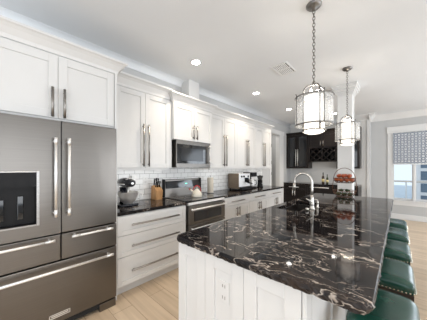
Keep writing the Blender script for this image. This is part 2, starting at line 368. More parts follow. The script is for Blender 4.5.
# roman shade
rs = thing('roman_shade', 'blue and white trellis patterned roman shade over the upper half of the dining window', 'window shade', (.65, YW - .034, 0))
b = bmn(); n = 12
prof = [(-.012 - .006 * math.sin(i * 1.1) ** 2, 1.50 + (WZ1 - 1.50) * i / 40) for i in range(41)]
prism(b, [(p, z) for p, z in prof] + [(.004, WZ1), (.004, 1.50)], 'x', WX0 - .65 - .0, WX1 - .65 + .0)
obj('shade_fabric', b, 'shade', rs)
obj('bottom_hem', box(bmn(), WX0 - .65 + .01, WX1 - .65 - .01, -.022, .006, 1.475, 1.50), 'white_plastic', rs, bevel=.003)

# outside
struct('ground', box(bmn(), -8, 14, YW + .2, 30, -.6, -.5), 'grass')
nb = thing('neighbouring_house', 'grey blue clapboard house with white horizontal bands seen through the right sash', 'house', (3.02, 12.0, -.5))
obj('wall', box(bmn(), -2.42, 5, 0, 4, 0, 4.2), 'siding', nb)
for k, z in enumerate((.25, .75, 1.25, 1.75, 2.25, 2.75, 3.25)):
    obj('band', box(bmn(), -2.45, 5, -.04, 0, z, z + .13), 'trim', nb)
obj('corner_board', box(bmn(), -2.48, -2.36, -.05, 0, 0, 4.2), 'trim', nb)
pf = bmn(); prism(pf, [(-2.7, 4.2), (5.2, 4.2), (1.3, 6.4)], 'y', -.3, 4.2); obj('roof', pf, 'pull', nb)
pr = thing('porch_railing', 'thin grey railing outside the left sash of the window', 'railing', (-.4, 9.6, -.5))
obj('handrail', box(bmn(), -.9, 1.35, -.03, .03, 1.40, 1.45), 'pull', pr)
for i in range(4): obj('post', box(bmn(), -.88 + i * .72, -.84 + i * .72, -.02, .02, 0, 1.40), 'trim', pr)

# ------------------------------------------------------------ cabinets
def shaker(x0, x1, z0, z1, y=0., t=.02, rail=.065, bm=None):
    """shaker panel: frame proud of a recessed centre, front face at y - t"""
    b = bm or bmn()
    box(b, x0, x0 + rail, y - t, y, z0, z1); box(b, x1 - rail, x1, y - t, y, z0, z1)
    box(b, x0 + rail, x1 - rail, y - t, y, z0, z0 + rail); box(b, x0 + rail, x1 - rail, y - t, y, z1 - rail, z1)
    box(b, x0 + rail, x1 - rail, y - t + .010, y, z0 + rail, z1 - rail)
    return b
def pull(parent, x, z, length, vert, y=-.02, m='pull', r=.0105):
    b = bmn(); h = length / 2; o = .030
    if vert:
        tube(b, [(x, y - o, z - h), (x, y - o, z + h)], r, 8)
        for s in (-1, 1): tube(b, [(x, y, z + s * (h - .03)), (x, y - o, z + s * (h - .03))], r * .8, 6)
    else:
        tube(b, [(x - h, y - o, z), (x + h, y - o, z)], r, 8)
        for s in (-1, 1): tube(b, [(x + s * (h - .03), y, z), (x + s * (h - .03), y - o, z)], r * .8, 6)
    return obj('handle', b, m, parent)
G = .0015
def doors2(u, w, z0, z1, m, hz, hl, off=.038, x0=0.):
    for k in (0, 1):
        a = x0 + (0 if k == 0 else w / 2); c = x0 + (w / 2 if k == 0 else w)
        d = obj('door', shaker(a + G, c - G, z0 + G, z1 - G), m, u, bevel=.002)
        pull(d, x0 + w / 2 + (-off if k == 0 else off), hz, hl, True)
def cab_crown(u, w, depth, z, m, h=.12, p=.085, ends=(0, 0)):
    """crown along the front with optional returned ends"""
    prof = [(0, 0), (-.012, 0), (-.018, .03), (-p * .55, h * .62), (-p * .8, h * .78), (-p, h * .84), (-p, h), (depth, h), (depth, 0)]
    b = bmn()
    x0, x1 = 0 - (p if ends[0] else 0), w + (p if ends[1] else 0)
    # sweep with mitred ends: scale the outline out at the returned ends
    rows = []
    for t, e, sgn in ((0., ends[0], -1), (w, ends[1], 1)):
        rows.append([b.verts.new((t + (sgn * max(0., -py) if e else 0), py, z + pz)) for py, pz in prof])
    k = len(prof)
    for i in range(k): b.faces.new((rows[0][i], rows[0][(i + 1) % k], rows[1][(i + 1) % k], rows[1][i]))
    b.faces.new(list(reversed(rows[0]))); b.faces.new(rows[1])
    for e, sgn, t in ((ends[0], -1, 0.), (ends[1], 1, w)):
        if e:
            q = [(t + sgn * (-py), z + pz) for py, pz in prof[:7]] + [(t, z + h)]
            prism(b, q, 'y', 0, depth)
    return obj('crown', b, m, u, bevel=.0015)

R90 = PI / 2
# ---- upper cabinets along the left wall (front faces +X)
def upper(name, label, y0, w, xf, z0, hz, hl, crown_ends, depth=None, rail=True, top=2.372, ch=.125):
    u = thing(name, label, 'cabinet', (xf, y0, 0), R90, 'white wall cabinets on the left wall')
    dp = depth or (xf - XL - .003)
    obj('body', box(bmn(), .001, w - .001, 0, dp, z0, top), 'cabinet', u, bevel=.0015)
    doors2(u, w, z0, top - .007, 'cabinet', hz, hl)
    cab_crown(u, w, dp, top, 'cabinet', h=ch, ends=crown_ends)
    if rail: obj('light_rail', box(bmn(), .001, w - .001, .0, .02, z0 - .03, z0), 'cabinet', u, bevel=.002)
    if rail:
        obj('under_cabinet_light', box(bmn(), .08, w - .08, .05, .075, z0 - .012, z0 - .001), 'led', u)
        l = bpy.data.lights.new('under_cabinet_glow', 'AREA'); l.shape = 'RECTANGLE'; l.size = w - .16; l.size_y = .03; l.energy = .45; l.color = (1, .96, .9)
        q = bpy.data.objects.new('under_cabinet_glow', l); COL.objects.link(q); q.parent = u; q.location = (w / 2, .0625, z0 - .016); q.rotation_euler = (math.radians(-25), 0, 0)
    return u
upper('wall_cabinet', 'tall white two-door wall cabinet above the stand mixer', .985, .785, -2.52, 1.385, 1.685, .56, (0, 0), top=2.395, ch=.145)
upper('wall_cabinet', 'short white two-door wall cabinet above the microwave', 1.80, .83, -2.47, 1.815, 1.955, .22, (1, 1), rail=False)
upper('wall_cabinet', 'tall white two-door wall cabinet just right of the microwave', 2.63 + .002, .818, -2.52, 1.385, 1.72, .60, (0, 0))
upper('wall_cabinet', 'tall white two-door wall cabinet above the steel espresso machine', 3.452, .748, -2.52, 1.385, 1.72, .58, (0, 0))
upper('wall_cabinet', 'tall white two-door wall cabinet nearest the doorway at the end of the run', 4.202, .76, -2.52, 1.385, 1.72, .58, (0, 1))
# filler between first and microwave cabinet
tag(obj('filler_panel', box(bmn(), XL + .003, -2.50, 1.772, 1.798, 1.385, 2.372), 'cabinet', bevel=.001), 'narrow white filler strip left of the microwave cabinet', 'panel')

# ---- refrigerator surround
fs = thing('refrigerator_cabinet', 'deep white two-door cabinet over the refrigerator with a crown and side panel', 'cabinet', (-2.20, -.10, 0), R90)
FW = .953
obj('body', box(bmn(), .001, FW, 0, .597, 1.80, 2.372), 'cabinet', fs, bevel=.0015)
doors2(fs, FW - .018, 1.815, 2.355, 'cabinet', 1.945, .25, .042, x0=.012)
b = bmn(); box(b, FW, FW + .024, -.022, .597, 0, 2.372); obj('side_panel', b, 'cabinet', fs, bevel=.0015)
b = bmn(); box(b, -.026, .001, -.022, .597, 0, 2.372); obj('side_panel', b, 'cabinet', fs, bevel=.0015)
c_ = cab_crown(fs, FW + .048, .597, 2.372, 'cabinet', h=.115, p=.09, ends=(1, 1)); c_.location.x = -.024

# ---- base cabinets along the left wall
TK = .10
def base_unit(label, y0, w, kind):
    u = thing('base_cabinet', label, 'cabinet', (-2.20, y0, 0), R90, 'white base cabinets along the left wall')
    obj('body', box(bmn(), .001, w - .001, 0, .597, TK, .874), 'cabinet', u, bevel=.0015)
    obj('toe_kick', box(bmn(), .001, w - .001, .06, .597, 0, TK), 'cabinet', u)
    if kind == 'drawers':
        for z0, z1, hz in ((.655, .865, .762), (.425, .650, .532), (.115, .420, .262)):
            d = obj('drawer', shaker(G, w - G, z0, z1, rail=.05), 'cabinet', u, bevel=.002); pull(d, w / 2 + .005, hz, .645, False)
    else:
        d = obj('drawer', shaker(G, w - G, .72, .865, rail=.04), 'cabinet', u, bevel=.002); pull(d, w / 2, .792, .40, False)
        for k in (0, 1):
            a, c = (G, w / 2 - G) if k == 0 else (w / 2 + G, w - G)
            d = obj('door', shaker(a, c, .115, .712), 'cabinet', u, bevel=.002); pull(d, w / 2 + (-.038 if k == 0 else .038), .60, .16, True)
    return u
base_unit('white base cabinet of three wide drawers beside the refrigerator', .880, .927, 'drawers')
base_unit('white base cabinet with drawer and doors just right of the range', 2.625, .80, 'doors')
base_unit('white base cabinet with drawer and doors below the espresso machine', 3.427, .77, 'doors')
base_unit('white base cabinet with drawer and doors at the doorway end of the run', 4.199, .80, 'doors')
def slab(name, label, x0, x1, y0, y1, z0=.876, z1=.914):
    return tag(obj(name, box(bmn(), x0, x1, y0, y1, z0, z1), 'granite', bevel=.006, seg=3), label, 'countertop')
slab('countertop', 'dark polished granite worktop between refrigerator and range', XL + .014, -2.165, .880, 1.812)
slab('countertop', 'dark polished granite worktop running from the range to the doorway', XL + .014, -2.165, 2.620, 5.02)

# ---- refrigerator
fr = thing('refrigerator', 'large stainless five-door refrigerator with dispenser and bar handles', 'refrigerator', (-2.11, -.078, 0), R90)
W_ = .925; hx = .466
obj('body', box(bmn(), .004, W_ - .004, .060, .67, .03, 1.775), 'gap', fr)
TD = .058
def fdoor(x0, x1, z0, z1): return obj('door', box(bmn(), x0, x1, 0, TD, z0, z1), 'steel', fr, bevel=.006, seg=3)
b = bmn()
for q in ((.003, .053, .835, 1.782), (.307, hx - .003, .835, 1.782), (.053, .307, .835, .942), (.053, .307, 1.24, 1.782)): box(b, q[0], q[1], 0, TD, q[2], q[3])
ld = obj('door', b, 'steel', fr)
rd = fdoor(hx + .003, W_ - .003, .835, 1.782)
def fdrawer(x0, x1, z0, z1): return obj('drawer', box(bmn(), x0, x1, 0, TD, z0, z1), 'steel', fr, bevel=.006, seg=3)
ml = fdrawer(.003, hx - .003, .607, .825); mr = fdrawer(hx + .003, W_ - .003, .607, .825)
bd = fdrawer(.003, W_ - .003, .085, .597)
part = obj('kick_plate', box(bmn(), .02, W_ - .02, .02, .06, .03, .078), 'gap', fr)
b = bmn(); box(b, W_ - .16, W_ - .01, .0, .06, .0, .075); obj('foot', b, 'steel', fr, bevel=.004)
b = bmn(); box(b, .01, .16, .0, .06, .0, .075); obj('foot', b, 'steel', fr, bevel=.004)
def bar(parent, p0, p1, r=.0115, y=-.06):
    b = bmn(); p0 = Vector(p0); p1 = Vector(p1); d = (p1 - p0).normalized()
    tube(b, [p0 + Vector((0, y, 0)), p1 + Vector((0, y, 0))], r, 12)
    for q in (p0 + d * .02, p1 - d * .02):
        tube(b, [q, q + Vector((0, y, 0))], r * .95, 10)
        tube(b, [q + Vector((0, y, 0)) - d * .03, q + Vector((0, y, 0)) + d * .03], r * 1.1, 12)
    return obj('handle', b, 'bright_steel', parent)
bar(ld, (hx - .045, 0, .995), (hx - .045, 0, 1.625)); bar(rd, (hx + .045, 0, .995), (hx + .045, 0, 1.625))
bar(ml, (.04, 0, .795), (hx - .06, 0, .795), r=.010); bar(mr, (hx + .075, 0, .80), (W_ - .07, 0, .80), r=.010)
bar(bd, (.04, 0, .545), (W_ - .065, 0, .545))
# water and ice dispenser on the left door
b = bmn(); x0, x1, z0, z1 = .035, .325, .93, 1.36
for q in ((x0, x0 + .018, z0, z1), (x1 - .018, x1, z0, z1), (x0 + .018, x1 - .018, z1 - .01, z1), (x0 + .018, x1 - .018, z0, z0 + .012)): box(b, q[0], q[1], -.010, .0, q[2], q[3])
obj('dispenser_trim', b, 'nickel', ld, bevel=.002)
obj('dispenser_panel', box(bmn(), x0 + .018, x1 - .018, -.006, 0, 1.24, z1 - .01), 'black', ld)
b = bmn(); box(b, .053, .307, .050, .057, .942, 1.24); box(b, .053, .056, .001, .05, .942, 1.24); box(b, .304, .307, .001, .05, .942, 1.24); box(b, .056, .304, .001, .05, .942, .947); box(b, .056, .304, .001, .05, 1.235, 1.24); obj('dispenser_recess', b, 'black', ld)
b = bmn(); box(b, .10, .13, .028, .049, .99, 1.15); box(b, .20, .235, .028, .049, .99, 1.17); obj('dispenser_paddle', b, 'black_glass', ld, bevel=.004)
b = bmn(); bx0, bx1, bz0, bz1 = .385, .530, .135, .168
for q in ((bx0, bx1, bz0, bz0 + .006), (bx0, bx1, bz1 - .006, bz1), (bx0, bx0 + .006, bz0, bz1), (bx1 - .006, bx1, bz0, bz1)): box(b, q[0], q[1], -.005, 0, q[2], q[3])
box(b, bx0 + .014, bx1 - .014, -.0035, 0, bz0 + .012, bz1 - .012)
part_label(obj('badge', b, 'bright_steel', bd), 'small framed bright metal nameplate')

# ---- range
rg = thing('kitchen_range', 'stainless kitchen range with black glass cooktop and raised control panel', 'range', (-2.165, 1.822, 0), R90)
RW = .792
obj('body', box(bmn(), .003, RW - .003, .02, .60, .05, .895), 'steel', rg)
obj('cooktop', box(bmn(), .003, RW - .003, -.005, .56, .897, .922), 'black_glass', rg, bevel=.004)
for cx, cy, r in ((.2, .15, .10), (.59, .15, .08), (.2, .41, .08), (.59, .41, .10)):
    b = bmn(); tube(b, [(cx + r * math.cos(a * PI / 12), cy + r * math.sin(a * PI / 12), .923) for a in range(24)], .0015, 5, closed=True); obj('burner_ring', b, 'pull', rg)
b = bmn(); box(b, .003, RW - .003, -.02, .02, .862, .896); obj('front_rail', b, 'bright_steel', rg, bevel=.004)
# control panel
b = bmn(); prism(b, [(.555, .915), (.60, .915), (.62, 1.20), (.585, 1.20)], 'x', .003, RW - .003); obj('control_panel', b, 'steel', rg, bevel=.006)
b = bmn(); prism(b, [(.5655, 1.055), (.5745, 1.055), (.5895, 1.17), (.5815, 1.17)], 'x', .035, RW - .035)
for v in b.verts: v.co.y -= .008
obj('control_display', b, 'black_glass', rg)
obj('clock', box(bmn(), .42, .47, .564, .572, 1.11, 1.125), mat('clock_green', (.1, .6, .4), .5, emis=(.2, .9, .6), es=1.), rg)
for x in (-.001, RW - .011): obj('panel_end_cap', box(bmn(), x, x + .012, .55, .625, .915, 1.205), 'black', rg, bevel=.004)
od = obj('oven_door', box(bmn(), .006, RW - .006, -.03, .018, .585, .845), 'steel', rg, bevel=.005)
obj('oven_window', box(bmn(), .10, RW - .10, -.034, -.03, .625, .765), 'black_glass', od, bevel=.002)
bar(od, (.03, -.03, .805), (RW - .03, -.03, .805), r=.011, y=-.045)
ld2 = obj('lower_door', box(bmn(), .006, RW - .006, -.03, .018, .07, .577), 'steel', rg, bevel=.005)
bar(ld2, (.03, -.03, .535), (RW - .03, -.03, .535), r=.011, y=-.045)
# ---- microwave
mw = thing('microwave', 'stainless over-the-range microwave with dark glass door', 'microwave', (-2.465, 1.842, 0), R90)
MWW = .735; z0 = 1.395; z1 = 1.812
obj('body', box(bmn(), .002, MWW, .02, .32, z0, z1), 'steel', mw)
b = bmn(); box(b, 0, MWW, -.02, .02, z0, z0 + .06); box(b, 0, MWW, -.02, .02, z1 - .06, z1); box(b, 0, .012, -.02, .02, z0 + .06, z1 - .06); box(b, MWW - .09, MWW, -.02, .02, z0 + .06, z1 - .06)
dr = obj('door_frame', b, 'steel', mw)
obj('door_glass', box(bmn(), .012, MWW - .09, -.016, .02, z0 + .06, z1 - .06), 'black_glass', mw)
obj('window_screen', box(bmn(), .09, MWW - .17, -.0185, -.016, z0 + .10, z1 - .11), noisy(mat('smoked_window', rough=.12), (.010, .012, .015), (.018, .02, .025), (4, 4, 4)), mw)
bar(dr, (MWW - .045, -.02, z0 + .07), (MWW - .045, -.02, z1 - .05), r=.009, y=-.035)

# ---- dark pantry cabinetry on the far wall (front faces -Y)
PY = 6.70
def dark_upper(label, x0, w, z0, glass=False, wine=False, x_h=None):
    u = thing('dark_wall_cabinet', label, 'cabinet', (x0, PY, 0), 0, 'dark wall cabinets of the butler pantry')
    dp = YB - PY - .003
    if wine:
        obj('body', box(bmn(), .001, w - .001, 0, dp, 2.02, 2.45), 'dark_cab', u)
        b = bmn(); box(b, 0, .03, 0, dp, z0, 2.02); box(b, w - .03, w, 0, dp, z0, 2.02); box(b, .03, w - .03, 0, dp, z0, z0 + .03); box(b, .03, w - .03, 0, dp, 1.99, 2.02); box(b, .03, w - .03, dp - .01, dp, z0 + .03, 1.99)
        box(b, w / 2 - .012, w / 2 + .012, 0, dp, z0 + .03, 1.99)
        obj('rack_frame', b, 'dark_cab', u)
        b = bmn(); zc0, zc1 = z0 + .03, 1.99; hh = zc1 - zc0
        for xa, xb in ((.03, w / 2 - .012), (w / 2 + .012, w - .03)):
            ww = xb - xa; st = hh / 2
            for s in (-1, 1):
                c0 = -hh
                while c0 < ww + hh:
                    # line x = xa + c0 + t, z from bottom (s=1) or top (s=-1); clip to the bay
                    t0 = max(0, -c0); t1 = min(hh, ww - c0)
                    if t1 - t0 > .02:
                        pa = (xa + c0 + t0, (zc0 + t0) if s == 1 else (zc1 - t0)); pb = (xa + c0 + t1, (zc0 + t1) if s == 1 else (zc1 - t1))
                        dx, dz = pb[0] - pa[0], pb[1] - pa[1]; ln = math.hypot(dx, dz); nx, nz = -dz / ln * .009, dx / ln * .009
                        prism(b, [(pa[0] + nx, pa[1] + nz), (pb[0] + nx, pb[1] + nz), (pb[0] - nx, pb[1] - nz), (pa[0] - nx, pa[1] - nz)], 'y', .004 + (s == 1) * .001, dp - .012)
                    c0 += st
        obj('wine_lattice', b, 'dark_cab', u)
        doors2(u, w, 2.025, 2.45, 'dark_cab', 2.13, .15)
    else:
        obj('body', box(bmn(), .001, w - .001, 0, dp, z0, 2.45), 'dark_cab', u)
        for k in (0, 1):
            a, c = (G, w / 2 - G) if k == 0 else (w / 2 + G, w - G)
            d = bmn(); rl = .055
            box(d, a, a + rl, -.02, 0, z0, 2.445); box(d, c - rl, c, -.02, 0, z0, 2.445); box(d, a + rl, c - rl, -.02, 0, z0, z0 + rl); box(d, a + rl, c - rl, -.02, 0, 2.445 - rl, 2.445)
            do = obj('door', d, 'dark_cab', u, bevel=.002)
            obj('glass_panel', box(bmn(), a + rl, c - rl, -.012, -.002, z0 + rl, 2.445 - rl), 'black_glass', do)
            pull(do, w / 2 + (-.03 if k == 0 else .03), 1.72, .55, True, m='bright_steel')
    cab_crown(u, w, dp, 2.45, 'dark_cab', h=.09, p=.05)
    return u
dark_upper('tall dark wood wall cabinet in the left corner of the pantry', XL + .003, .707, 1.37)
dark_upper('dark wood wall cabinet with diamond wine lattice under two short doors', -2.088, .76, 1.575, wine=True)
dark_upper('tall dark wood wall cabinet seen right of the column', -1.326, .546, 1.37)
def dark_base(label, x0, w, kind):
    u = thing('dark_base_cabinet', label, 'cabinet', (x0, 6.44, 0), 0, 'dark base cabinets of the butler pantry')
    obj('body', box(bmn(), .001, w - .001, 0, .607, TK, .876), 'dark_cab', u); obj('toe_kick', box(bmn(), .001, w - .001, .06, .6, 0, TK), 'dark_cab', u)
    if kind == 'door':
        d = obj('drawer', shaker(G, w - G, .72, .865, rail=.035), 'dark_cab', u, bevel=.002); pull(d, w / 2, .79, .3, False, m='bright_steel')
        for k in (0, 1):
            a, c = (G, w / 2 - G) if k == 0 else (w / 2 + G, w - G)
            d = obj('door', shaker(a, c, .115, .712), 'dark_cab', u, bevel=.002); pull(d, w / 2 + (-.035 if k == 0 else .035), .60, .16, True, m='bright_steel')
    else:
        for z0, z1 in ((.60, .865), (.36, .595), (.115, .355)):
            d = obj('drawer', shaker(G, w - G, z0, z1, rail=.045), 'dark_cab', u, bevel=.002); pull(d, w / 2, z1 - .05, .5, False, m='bright_steel')
    return u
dark_base('dark pantry base cabinet with doors in the left corner', XL + .003, .707, 'door')
dark_base('dark pantry base cabinet of wide drawers below the bottles', -2.088, .76, 'drawers')
dark_base('dark pantry base cabinet with doors hidden partly by the fruit basket', -1.326, .546, 'door')
tag(obj('countertop', box(bmn(), XL + .003, -.78, 6.41, YB - .003, .878, .914), 'granite', bevel=.005), 'dark granite pantry worktop under the two bottles', 'countertop')
def bottle(x, y, s, m, label):
    t = thing('bottle', label, 'bottle', (x, y, .9145), 0, 'bottles on the pantry worktop')
    b = bmn(); lathe(b, [(0, 0), (.036 * s, 0), (.038 * s, .01), (.038 * s, .19 * s), (.030 * s, .225 * s), (.014 * s, .25 * s), (.0125 * s, .31 * s), (0, .31 * s)]); obj('glass_body', b, m, t)
    b = bmn(); lathe(b, [(.0385 * s, .06 * s), (.0388 * s, .06 * s), (.0388 * s, .15 * s), (.0385 * s, .15 * s)]); obj('paper_label', b, 'label', t)
    b = bmn(); lathe(b, [(0, .345 * s), (.014 * s, .345 * s), (.0145 * s, .30 * s), (.0128 * s, .30 * s)]); obj('cap', b, 'black', t)
bottle(-1.655, 6.60, .98, 'bottle', 'taller dark amber bottle on the pantry worktop, left of the two')
bottle(-1.545, 6.60, .82, 'bottle_g', 'shorter olive bottle on the pantry worktop, right of the two')

# ------------------------------------------------------------ island
isl = thing('kitchen_island', 'white panelled kitchen island base under the big granite top', 'kitchen island', (0, 0, 0))
IX0, IX1, IY0, IY1 = -1.125, -.30, .905, 4.05
obj('body', (lambda b: (box(b, IX0, IX1, IY0, 1.9, .10, .872), box(b, IX0, IX1, 1.9, 3.1, .10, .60), box(b, IX0, IX1, 3.1, IY1, .10, .872), box(b, -.70, IX1, 1.9, 3.1, .60, .872), box(b, IX0, IX0 + .02, 1.9, 3.1, .60, .872))[0])(bmn()), 'cabinet', isl)
obj('toe_kick', box(bmn(), IX0 + .06, IX1 - .04, IY0 + .04, IY1 - .04, 0, .10), 'cabinet', isl)
xs = [-1.15, -.885, -.600, -.305]
for a, c in zip(xs, xs[1:]):
    p = obj('end_panel', shaker(a + .001, c - .001, .02, .868, y=IY0, t=.02, rail=.075), 'cabinet', isl, bevel=.0025)
    if c == -.600:
        b = bmn(); box(b, -.772, -.700, IY0 - .016, IY0 - .010, .615, .74)
        ol = obj('outlet', b, 'cabinet', p, bevel=.003)
        b = bmn()
        for z in (.645, .71):
            for dx in (-.011, .007): box(b, -.736 + dx - .0015, -.736 + dx + .0025, IY0 - .0168, IY0 - .0160, z - .009, z + .009)
        obj('outlet_slots', b, 'pull', ol)
b = bmn(); box(b, -.303, -.285, IY0 - .02, IY0 + .05, .02, .868); obj('corner_post', b, 'cabinet', isl, bevel=.003)
yy = IY0 + .055
while yy < IY1 - .1:
    y2 = min(yy + .45, IY1)
    b = bmn(); rl = .075; X0 = IX1; X1 = IX1 + .016
    box(b, X0, X1, yy, yy + rl, .02, .868); box(b, X0, X1, y2 - rl, y2 - .002, .02, .868); box(b, X0, X1, yy + rl, y2 - rl, .02, .02 + rl); box(b, X0, X1, yy + rl, y2 - rl, .868 - rl, .868); box(b, X0, X0 + .005, yy + rl, y2 - rl, .02 + rl, .868 - rl)
    obj('side_panel', b, 'cabinet', isl, bevel=.002); yy = y2
yy = IY0
for k in range(4):
    y2 = yy + (IY1 - IY0) / 4
    b = bmn(); rl = .065; X1 = IX0; X0 = IX0 - .02
    box(b, X0, X1, yy + .002, yy + rl, .115, .868); box(b, X0, X1, y2 - rl, y2 - .002, .115, .868); box(b, X0, X1, yy + rl, y2 - rl, .115, .115 + rl); box(b, X0, X1, yy + rl, y2 - rl, .868 - rl, .868); box(b, X0 + .01, X1, yy + rl, y2 - rl, .115 + rl, .868 - rl)
    d = obj('door', b, 'cabinet', isl, bevel=.002)
    bb = bmn(); tube(bb, [(X0 - .03, y2 - .1, .55), (X0 - .03, y2 - .1, .75)], .0065, 8); tube(bb, [(X0, y2 - .1, .58), (X0 - .03, y2 - .1, .58)], .005, 6); tube(bb, [(X0, y2 - .1, .72), (X0 - .03, y2 - .1, .72)], .005, 6)
    obj('handle', bb, 'pull', d); yy = y2

# island top: outline with rounded corners, rough chiselled rim, sink cut-out
TX0, TX1, TY0, TY1 = -1.158, -.066, .858, 4.115
SX0, SX1, SY0, SY1 = -1.075, -.800, 2.24, 2.93
def island_top():
    b = bmn(); out = []
    def corner(cx, cy, a0, r=.045):
        return [(cx + r * math.cos(a0 + t * PI / 10), cy + r * math.sin(a0 + t * PI / 10)) for t in range(6)]
    r = .045
    pts = []
    segs = [((TX0 + r, TY0), (TX1 - r, TY0)), ((TX1, TY0 + r), (TX1, TY1 - r)), ((TX1 - r, TY1), (TX0 + r, TY1)), ((TX0, TY1 - r), (TX0, TY0 + r))]
    cors = [corner(TX1 - r, TY0 + r, -PI / 2), corner(TX1 - r, TY1 - r, 0), corner(TX0 + r, TY1 - r, PI / 2), corner(TX0 + r, TY0 + r, PI)]
    for (p, q), cr in zip(segs, cors):
        d = math.hypot(q[0] - p[0], q[1] - p[1]); n = int(d / .012)
        for i in range(n): pts.append((p[0] + (q[0] - p[0]) * i / n, p[1] + (q[1] - p[1]) * i / n))
        pts += cr[:-1] if False else cr
    cxm, cym = (TX0 + TX1) / 2, (TY0 + TY1) / 2
    clean = []
    for p in pts:
        if not clean or math.hypot(p[0] - clean[-1][0], p[1] - clean[-1][1]) > .002: clean.append(p)
    pts = clean; n = len(pts)
    layers = [(.914, -.003, 0), (.910, 0, .001), (.898, .003, .005), (.886, -.001, .006), (.874, -.006, .004)]
    rings = []
    rnd = random.Random(3)
    low = [rnd.uniform(-1, 1) for _ in range(n)]; low = [(low[i - 1] + low[i] + low[(i + 1) % n]) / 2 for i in range(n)]
    for z, off, amp in layers:
        ring = []
        for i, p in enumerate(pts):
            a = Vector(pts[(i + 1) % n]) - Vector(pts[i - 1]); nrm = Vector((a.y, -a.x)).normalized()
            o = off + amp * (low[(i * 3 + int(z * 1000)) % n] * .8 + rnd.uniform(-.5, .5)) + .002 * low[i] * (amp > 0)
            ring.append(b.verts.new((p[0] + nrm.x * o, p[1] + nrm.y * o, z + (rnd.uniform(-.0015, .0015) if amp > .002 else 0))))
        rings.append(ring)
    for A, Bq in zip(rings, rings[1:]):
        for i in range(n): b.faces.new((A[i], A[(i + 1) % n], Bq[(i + 1) % n], Bq[i])).material_index = 1
    def hole(z):
        vs = [b.verts.new(p) for p in ((SX0, SY0, z), (SX1, SY0, z), (SX1, SY1, z), (SX0, SY1, z))]
        return vs, [b.edges.new((vs[i], vs[(i + 1) % 4])) for i in range(4)]
    vt, et = hole(.914); vb, eb = hole(.874)
    def ring_edges(r): return [b.edges.get((r[i], r[(i + 1) % n])) for i in range(n)]
    bmesh.ops.triangle_fill(b, use_beauty=True, use_dissolve=False, edges=ring_edges(rings[0]) + et)
    bmesh.ops.triangle_fill(b, use_beauty=True, use_dissolve=False, edges=ring_edges(rings[-1]) + eb)
    for i in range(4): b.faces.new((vt[i], vt[(i + 1) % 4], vb[(i + 1) % 4], vb[i]))
    return b
it = obj('island_countertop', island_top(), 'granite'); it.data.materials.append(M['granite_edge'])
tag(it, 'long black and brown veined granite island top with a rough chiselled edge', 'countertop')
# undermount sink
sk = thing('sink', 'dark undermount sink set into the island top beside the faucet', 'sink', ((SX0 + SX1) / 2, (SY0 + SY1) / 2, .872))
hw, hl, dpt = (SX1 - SX0) / 2, (SY1 - SY0) / 2, .22
b = bmn(); t = .012
box(b, -hw - t, hw + t, -hl - t, hl + t, -dpt - t, -dpt); box(b, -hw - t, -hw, -hl - t, hl + t, -dpt, 0); box(b, hw, hw + t, -hl - t, hl + t, -dpt, 0); box(b, -hw, hw, -hl - t, -hl, -dpt, 0); box(b, -hw, hw, hl, hl + t, -dpt, 0)
obj('basin', b, 'sink', sk, bevel=.004)
b = bmn(); lathe(b, [(0, -dpt + .001), (.04, -dpt + .001), (.045, -dpt + .004), (.03, -dpt + .004), (0, -dpt + .002)]); obj('drain', b, 'bright_steel', sk)
# faucet
fc = thing('faucet', 'tall satin gooseneck pull-down kitchen faucet on the island', 'faucet', (-.735, 2.47, .9145))
b = bmn(); lathe(b, [(0, 0), (.030, 0), (.031, .006), (.024, .014), (.0215, .05), (.024, .055), (.024, .062), (.020, .07), (.018, .12), (.014, .16), (0, .16)]); obj('base', b, 'faucet', fc)
b = bmn(); arc = [(0, 0, .12), (0, 0, .22), (0, 0, .285)] + [(-.095 + .095 * math.cos(a), -.02 * (1 - math.cos(a)) / 2, .30 + .105 * math.sin(a)) for a in [PI * k / 14 for k in range(15)]] + [(-.192, -.021, .27)]
tube(b, arc, .0125, 12); obj('spout', b, 'faucet', fc)
b = bmn(); tube(b, [(-.192, -.021, .285), (-.194, -.021, .25), (-.197, -.022, .20)], [.0145, .0165, .018], 12); obj('spray_head', b, 'faucet', fc)
b = bmn(); tube(b, [(0, 0, .085), (.0, -.032, .088), (-.01, -.045, .10), (-.035, -.085, .125)], [.012, .012, .008, .0065], 10); obj('lever', b, 'faucet', fc)
sp = thing('soap_dispenser', 'short satin soap pump standing right of the faucet', 'soap dispenser', (-.715, 2.61, .9145))
b = bmn(); lathe(b, [(0, 0), (.018, 0), (.018, .006), (.012, .012), (.011, .05), (.013, .055), (.010, .065), (.008, .09), (0, .09)]); obj('pump_body', b, 'faucet', sp)
b = bmn(); tube(b, [(0, 0, .085), (-.02, -.005, .095), (-.07, -.01, .085)], [.008, .007, .005], 8); obj('nozzle', b, 'faucet', sp)
# air gap / small cap near the sink
b = bmn(); lathe(b, [(0, 0), (.018, 0), (.018, .025), (.014, .032), (0, .034)])
tag(obj('air_gap_cap', b, 'faucet', loc=(-.745, 2.33, .9145)), 'small round metal cap on the granite just in front of the faucet', 'cap')

